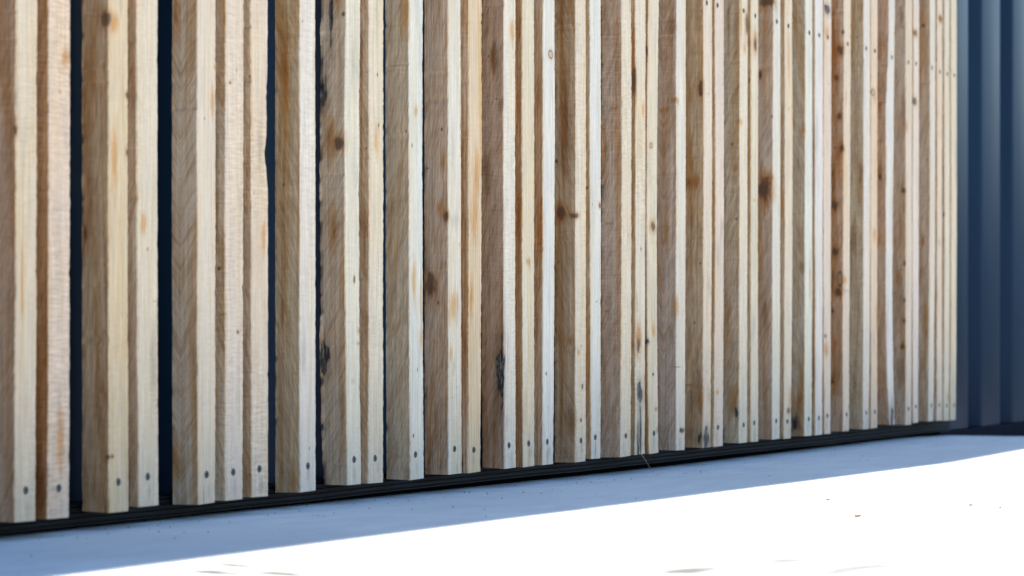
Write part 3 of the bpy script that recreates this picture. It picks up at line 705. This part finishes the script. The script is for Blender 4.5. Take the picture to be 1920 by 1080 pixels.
def build_slat(idx, row, rough=1.0):
    xe0, xe1, xe2, xr0, xr1, xr2, zb = row
    zs = np.concatenate([zb + zs_fine, zs_far])
    zs = zs[zs <= TOP]
    n = len(zs)
    if idx == 34:
        kz = np.array([0.0385, 0.15, 0.335, 0.72, 0.84, 0.958])
        xe = np.interp(zs, kz, [6.1337, 6.112, 6.1017, 6.104, 6.122, 6.1277])
        xr = np.interp(zs, kz, [6.1690, 6.157, 6.1498, 6.163, 6.168, 6.170])
        ker = np.ones(13) / 13
        xe[6:-6] = np.convolve(xe, ker, 'valid')
        xr[6:-6] = np.convolve(xr, ker, 'valid')
    else:
        xe = edge_line(xe0, xe1, xe2, zs, zb)
        xr = edge_line(xr0, xr1, xr2, zs, zb)
    ox = xe0
    r = np.random.default_rng(500 + idx)
    D = 0.0385 + r.uniform(-0.0015, 0.001)
    amp = rough * r.uniform(0.7, 1.3)

    def wobble(seed):
        s_ = seed + idx * 17
        return amp * (0.00050 * smooth_noise(zs, 0.0042, s_) + 0.00018 * smooth_noise(zs, 0.017, s_ + 1) + 0.00022 * smooth_noise(zs, 0.09, s_ + 2))
    fl, frr, bl, br = wobble(11), wobble(5011), wobble(9011), wobble(13011)
    fy = 0.5 * wobble(17011)
    for arr, sgn in ((fl, 1), (frr, -1), (bl, 1)):        # chips knocked out of the arrises
        for _ in range(r.integers(5, 12)):
            arr += sgn * r.uniform(0.0005, 0.0016) * np.exp(-((zs - r.uniform(0.03, 1.05)) / r.uniform(0.002, 0.006)) ** 2)
    if idx == 6:      # waney bite out of the right arris
        frr = frr - 0.0075 * np.exp(-((zs - 0.474) / 0.022) ** 2) - 0.0030 * np.exp(-((zs - 0.54) / 0.04) ** 2) - 0.0015 * np.abs(smooth_noise(zs, 0.012, 3)) * (np.abs(zs - 0.52) < 0.1)
    if idx == 8:      # torn back arris, wandering front edge
        bl = bl * 1.5 + 0.0009 * smooth_noise(zs, 0.011, 77) + 0.0024 * smooth_noise(zs, 0.05, 78) + 0.0007 * smooth_noise(zs, 0.006, 79) + 0.0016 * smooth_noise(zs, 0.021, 76)
        frr = frr + 0.0012 * smooth_noise(zs, 0.06, 80)
    if idx in (19, 34):
        fl = fl + 0.0015 * smooth_noise(zs, 0.03, 81 + idx)
        frr = frr + 0.0012 * smooth_noise(zs, 0.04, 91 + idx)
    b = 0.0011 * (0.8 + 0.5 * np.abs(smooth_noise(zs, 0.03, 19 + idx)))
    mid = (xe + xr) / 2
    w0 = np.zeros(n)
    # ring of 14 points, counter-clockwise seen from above
    cols = [
        (xe + fl + b, w0 + fy), (mid, w0 + 0.4 * fy), (xr + frr - b, w0 + fy),
        (xr + frr, w0 + b), (xr + 0.5 * (frr + br), w0 + D / 2), (xr + br, w0 + D - b),
        (xr + br - b, w0 + D), (mid, w0 + D), (xe + bl + b, w0 + D),
        (xe + bl, w0 + D - b), (xe + 0.7 * fl, w0 + D * 0.86), (xe + 0.85 * fl, w0 + D * 0.4), (xe + fl, w0 + b)]
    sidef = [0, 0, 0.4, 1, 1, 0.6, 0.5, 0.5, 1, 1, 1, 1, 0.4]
    m = len(cols)
    X = np.stack([c[0] for c in cols], 1) - ox
    Y = np.stack([c[1] for c in cols], 1)
    Z = np.repeat(zs[:, None], m, 1).copy()
    # slightly askew saw cut at the foot
    Z[0] += r.uniform(-0.02, 0.02) * (X[0] - 0.02) + r.uniform(-0.03, 0.04) * Y[0]
    verts = np.stack([X, Y, Z], 2).reshape(-1, 3)
    faces, attr = [], []
    for a in range(n - 1):
        for i in range(m):
            j = (i + 1) % m
            faces.append((a * m + i, a * m + j, (a + 1) * m + j, (a + 1) * m + i))
            attr.append(sidef[i])
    faces.append(tuple(reversed(range(m))))
    attr.append(1.0)
    faces.append(tuple(range((n - 1) * m, n * m)))
    attr.append(1.0)
    o = mesh_object("slat", verts, faces, slat_material(idx, xr0 - xe0, lambda z: float(np.interp(z, zs, xe + fl)) - ox))
    at = o.data.attributes.new("side", 'FLOAT', 'FACE')
    at.data.foreach_set("value", np.array(attr, dtype=np.float32))
    in_wall(o, (ox, 0, 0))
    return o, (lambda z: (float(np.interp(z, zs, xe)) - ox, float(np.interp(z, zs, xr)) - ox))


# countersunk screw: dished rim, flat head, cross recess
def screw_mesh():
    vs, fs, mats = [], [], []
    N = 16
    rings = [(0.0062, -0.0002), (0.0056, -0.0009), (0.0046, -0.0009), (0.0030, -0.0006)]
    for (r_, y) in rings:
        for k in range(N):
            a = 2 * math.pi * k / N
            vs.append((0.80 * r_ * math.cos(a), y, 0.80 * r_ * math.sin(a)))
    for q in range(len(rings) - 1):
        for k in range(N):
            fs.append((q * N + k, q * N + (k + 1) % N, (q + 1) * N + (k + 1) % N, (q + 1) * N + k))
            mats.append(0)
    fs.append(tuple(3 * N + k for k in range(N)))
    mats.append(0)
    # four recess arms: flat blades just off the dish, coloured dark for its shade
    for a in (0.0, math.pi / 2):
        ca, sa = math.cos(a), math.sin(a)
        b0 = len(vs)
        for (u, w) in ((-0.0027, -0.0007), (0.0027, -0.0007), (0.0027, 0.0007), (-0.0027, 0.0007)):
            vs.append((u * ca - w * sa, -0.0008 - 0.0002 * (a > 0), u * sa + w * ca))
        fs.append((b0, b0 + 1, b0 + 2, b0 + 3))
        mats.append(1)
    me = bpy.data.meshes.new("screw")
    me.from_pydata(vs, [], fs)
    me.materials.append(SCREW_STEEL)
    me.materials.append(SCREW_RECESS_SHADE)
    me.polygons.foreach_set("material_index", mats)
    me.update()
    return me


SCREW = screw_mesh()

SLAT_LABELS = {
    1: "slat with torn bark edge and black bark pockets on its side", 7: "slat with a waney bite out of its edge",
    14: "slat with a long black bark pocket on its arris near the foot", 20: "slat with a split and a bark pocket at its foot",
    32: "slat with a row of dark round knots down its brown side", 35: "bent white slat with a curved bark-stripped edge",
    16: "very pale slat with a small ringed knot", 29: "slat with a black rotten spot at its foot",
    2: "slat with a dark orange-brown side", 13: "slat with a yellow stained front"}
SLAT_LABELS[9] = SLAT_LABELS.pop(1)
for i, row in enumerate(SLATS):
    o, edges = build_slat(i, row)
    if i + 1 in SLAT_LABELS:
        o["label"] = SLAT_LABELS[i + 1]
    r = random.Random(i)
    spots = []
    lo = LOW[i]
    if lo is not None:
        spots.append(lo)
    up = UP.get(i + 1, (r.uniform(0.4, 0.55), 0.837 + r.uniform(-0.002, 0.002)))
    spots.append(up)
    for (t, z) in spots:
        xe, xr = edges(z)
        s = bpy.data.objects.new("screw", SCREW)
        COL.objects.link(s)
        s.parent = o
        s.location = (xe + (xr - xe) * t, 0.0, z)
        s.rotation_euler = (r.uniform(-0.08, 0.08), r.uniform(0, 1.5), r.uniform(-0.08, 0.08))

# ---------------------------------------------------------------- small litter
def chip(name, label, x, y, size, flat, col, seed, group=None):
    size *= 1.5
    flat *= 0.45
    r = random.Random(seed)
    n = 9
    vs, fs = [], []
    top = []
    for k in range(n):
        a = 2 * math.pi * k / n
        rr = size * r.uniform(0.75, 1.1)
        px_, py_ = rr * math.cos(a), rr * 0.55 * math.sin(a)
        curl = flat * (px_ / size) ** 2 + r.uniform(0, 0.0004)
        top.append((px_, py_, 0.0012 + curl))
    vs = top + [(p[0] * 0.95, p[1] * 0.95, p[2] - 0.0003) for p in top] + [(0, 0, 0.0014), (0, 0, 0.0010)]
    for k in range(n):
        j = (k + 1) % n
        fs += [(k, n + k, n + j, j), (k, j, 2 * n), (n + j, n + k, 2 * n + 1)]
    o = mesh_object(name, vs, fs, plain(name + "_surface", col, 0.8, 0.2, scale=400, var=0.3))
    o.location = (x, y, float(pad_z(np.array(x))) + 0.0008 + size * 0.30)
    o.rotation_euler = (r.uniform(0.5, 0.7), r.uniform(-0.15, 0.1), r.uniform(-1.1, -0.5))
    o["label"] = label
    o["category"] = "wood chip"
    if group:
        o["group"] = group
    return o


GRP = "wood chips lying on the sunlit pavement"
chip("wood_chip", "largest tan wood chip on the sunlit pavement, curled at its ends", 3.562, -0.722, 0.0042, 0.0022, (0.23, 0.155, 0.10), 1, GRP)
chip("wood_chip", "thin tan wood chip lying farthest right on the sunlit pavement", 3.887, -0.781, 0.0032, 0.0012, (0.22, 0.15, 0.095), 2, GRP)
chip("wood_chip", "small orange wood chip just below a grey one on the sunlit pavement", 3.786, -0.612, 0.0022, 0.0010, (0.22, 0.14, 0.075), 3, GRP)
chip("wood_chip", "small grey wood chip just above the orange one on the sunlit pavement", 3.949, -0.559, 0.0025, 0.0005, (0.06, 0.058, 0.056), 4, GRP)
chip("wood_chip", "tiny dark grey wood chip at the far right of the sunlit pavement", 3.847, -0.831, 0.0022, 0.0010, (0.04, 0.04, 0.04), 5, GRP)
chip("wood_chip", "tiny dark speck of wood close to the lens on the sunlit pavement", 2.945, -0.878, 0.0016, 0.0006, (0.035, 0.035, 0.035), 6, GRP)

# crumbs of soil and sawdust along the foot of the wall: nobody could count them
r = random.Random(42)
CV, CF = [], []
for _ in range(260):
    x = r.uniform(2.3, 6.6)
    y = -abs(r.gauss(0.0, 0.12)) + 0.03 if r.random() < 0.8 else r.uniform(-0.9, 0.0)
    s = r.choice([0.0005, 0.0006, 0.0008, 0.0011])
    b0 = len(CV)
    for (a, b_, c) in ((1, 0, 0), (-1, 0, 0), (0, 1, 0), (0, -1, 0), (0, 0, 1), (0, 0, -0.4)):
        k = s * r.uniform(0.6, 1.4)
        CV.append((x + a * k, y + b_ * k, float(pad_z(np.array(x))) + 0.4 * s + c * k))
    CF += [(b0 + i, b0 + j, b0 + k) for (i, j, k) in ((0, 2, 4), (2, 1, 4), (1, 3, 4), (3, 0, 4), (2, 0, 5), (1, 2, 5), (3, 1, 5), (0, 3, 5))]
crumbs = mesh_object("soil_crumbs", CV, CF, plain("soil_crumb_surface", (0.07, 0.055, 0.04), 0.9, 0.1, scale=60))
crumbs["kind"] = "stuff"
crumbs["label"] = "dark crumbs of soil and sawdust along the foot of the wall"


# splinter hanging from the split slat foot down over the black rail
def stick(name, p0, p1, rad, mat, bend=0.002):
    p0, p1 = np.array(p0), np.array(p1)
    d = (p1 - p0) / np.linalg.norm(p1 - p0)
    u = np.cross(d, (0, 1, 0.1)); u /= np.linalg.norm(u)
    w = np.cross(d, u)
    vs, fs = [], []
    K, N = 7, 5
    for k in range(K):
        t = k / (K - 1)
        c = p0 + (p1 - p0) * t + u * bend * math.sin(math.pi * t)
        rr = rad * (1 - 0.75 * t)
        for q in range(N):
            a = 2 * math.pi * q / N
            vs.append(c + rr * (u * math.cos(a) + w * math.sin(a)))
    for k in range(K - 1):
        for q in range(N):
            fs.append((k * N + q, k * N + (q + 1) % N, (k + 1) * N + (q + 1) % N, (k + 1) * N + q))
    fs += [tuple(reversed(range(N))), tuple(range((K - 1) * N, K * N))]
    return mesh_object(name, vs, fs, mat)


STRAW = plain("straw_surface", (0.30, 0.24, 0.16), 0.7, 0.2, scale=200)
sp = stick("wood_splinter", (4.668, 0.006, 0.036), (4.690, -0.008, 0.0015), 0.0007, STRAW)
sp["label"] = "thin splinter hanging below the split slat over the black rail"
sp["category"] = "splinter"

# ---------------------------------------------------------------- far wood that the blue paint mirrors
r = random.Random(5)
LV, LF = [], []
for _ in range(260):
    a = r.uniform(-0.35, 0.75)
    dist = r.uniform(55, 75)
    cx, cy = 7 + dist * math.cos(a), -dist * math.sin(a)
    hgt = r.uniform(3.0, 6.6)
    wid = r.uniform(1.2, 2.4)
    for _k in range(70):
        u, w = r.uniform(0, 2 * math.pi), r.uniform(-1, 1)
        q = math.sqrt(1 - w * w) * r.uniform(0.5, 1.0) ** 0.5
        p = np.array((cx + wid * q * math.cos(u), cy + wid * q * math.sin(u), -0.36 + hgt * 0.5 * (1 + w)))
        e1 = np.array((r.gauss(0, 1), r.gauss(0, 1), r.gauss(0, 1))); e1 /= np.linalg.norm(e1)
        e2 = np.cross(e1, (r.gauss(0, 1), r.gauss(0, 1), r.gauss(0, 1))); e2 /= np.linalg.norm(e2)
        s = r.uniform(0.25, 0.55)
        b0 = len(LV)
        LV += [tuple(p - s * e1), tuple(p + 0.5 * s * e2), tuple(p + s * e1), tuple(p - 0.5 * s * e2)]
        LF.append((b0, b0 + 1, b0 + 2, b0 + 3))
wood = mesh_object("distant_wood", LV, LF, plain("dark_foliage", (0.035, 0.055, 0.022), 0.8, 0.2, scale=3))
wood["kind"] = "stuff"
wood["label"] = "dark green wood standing far off beyond the pavement"
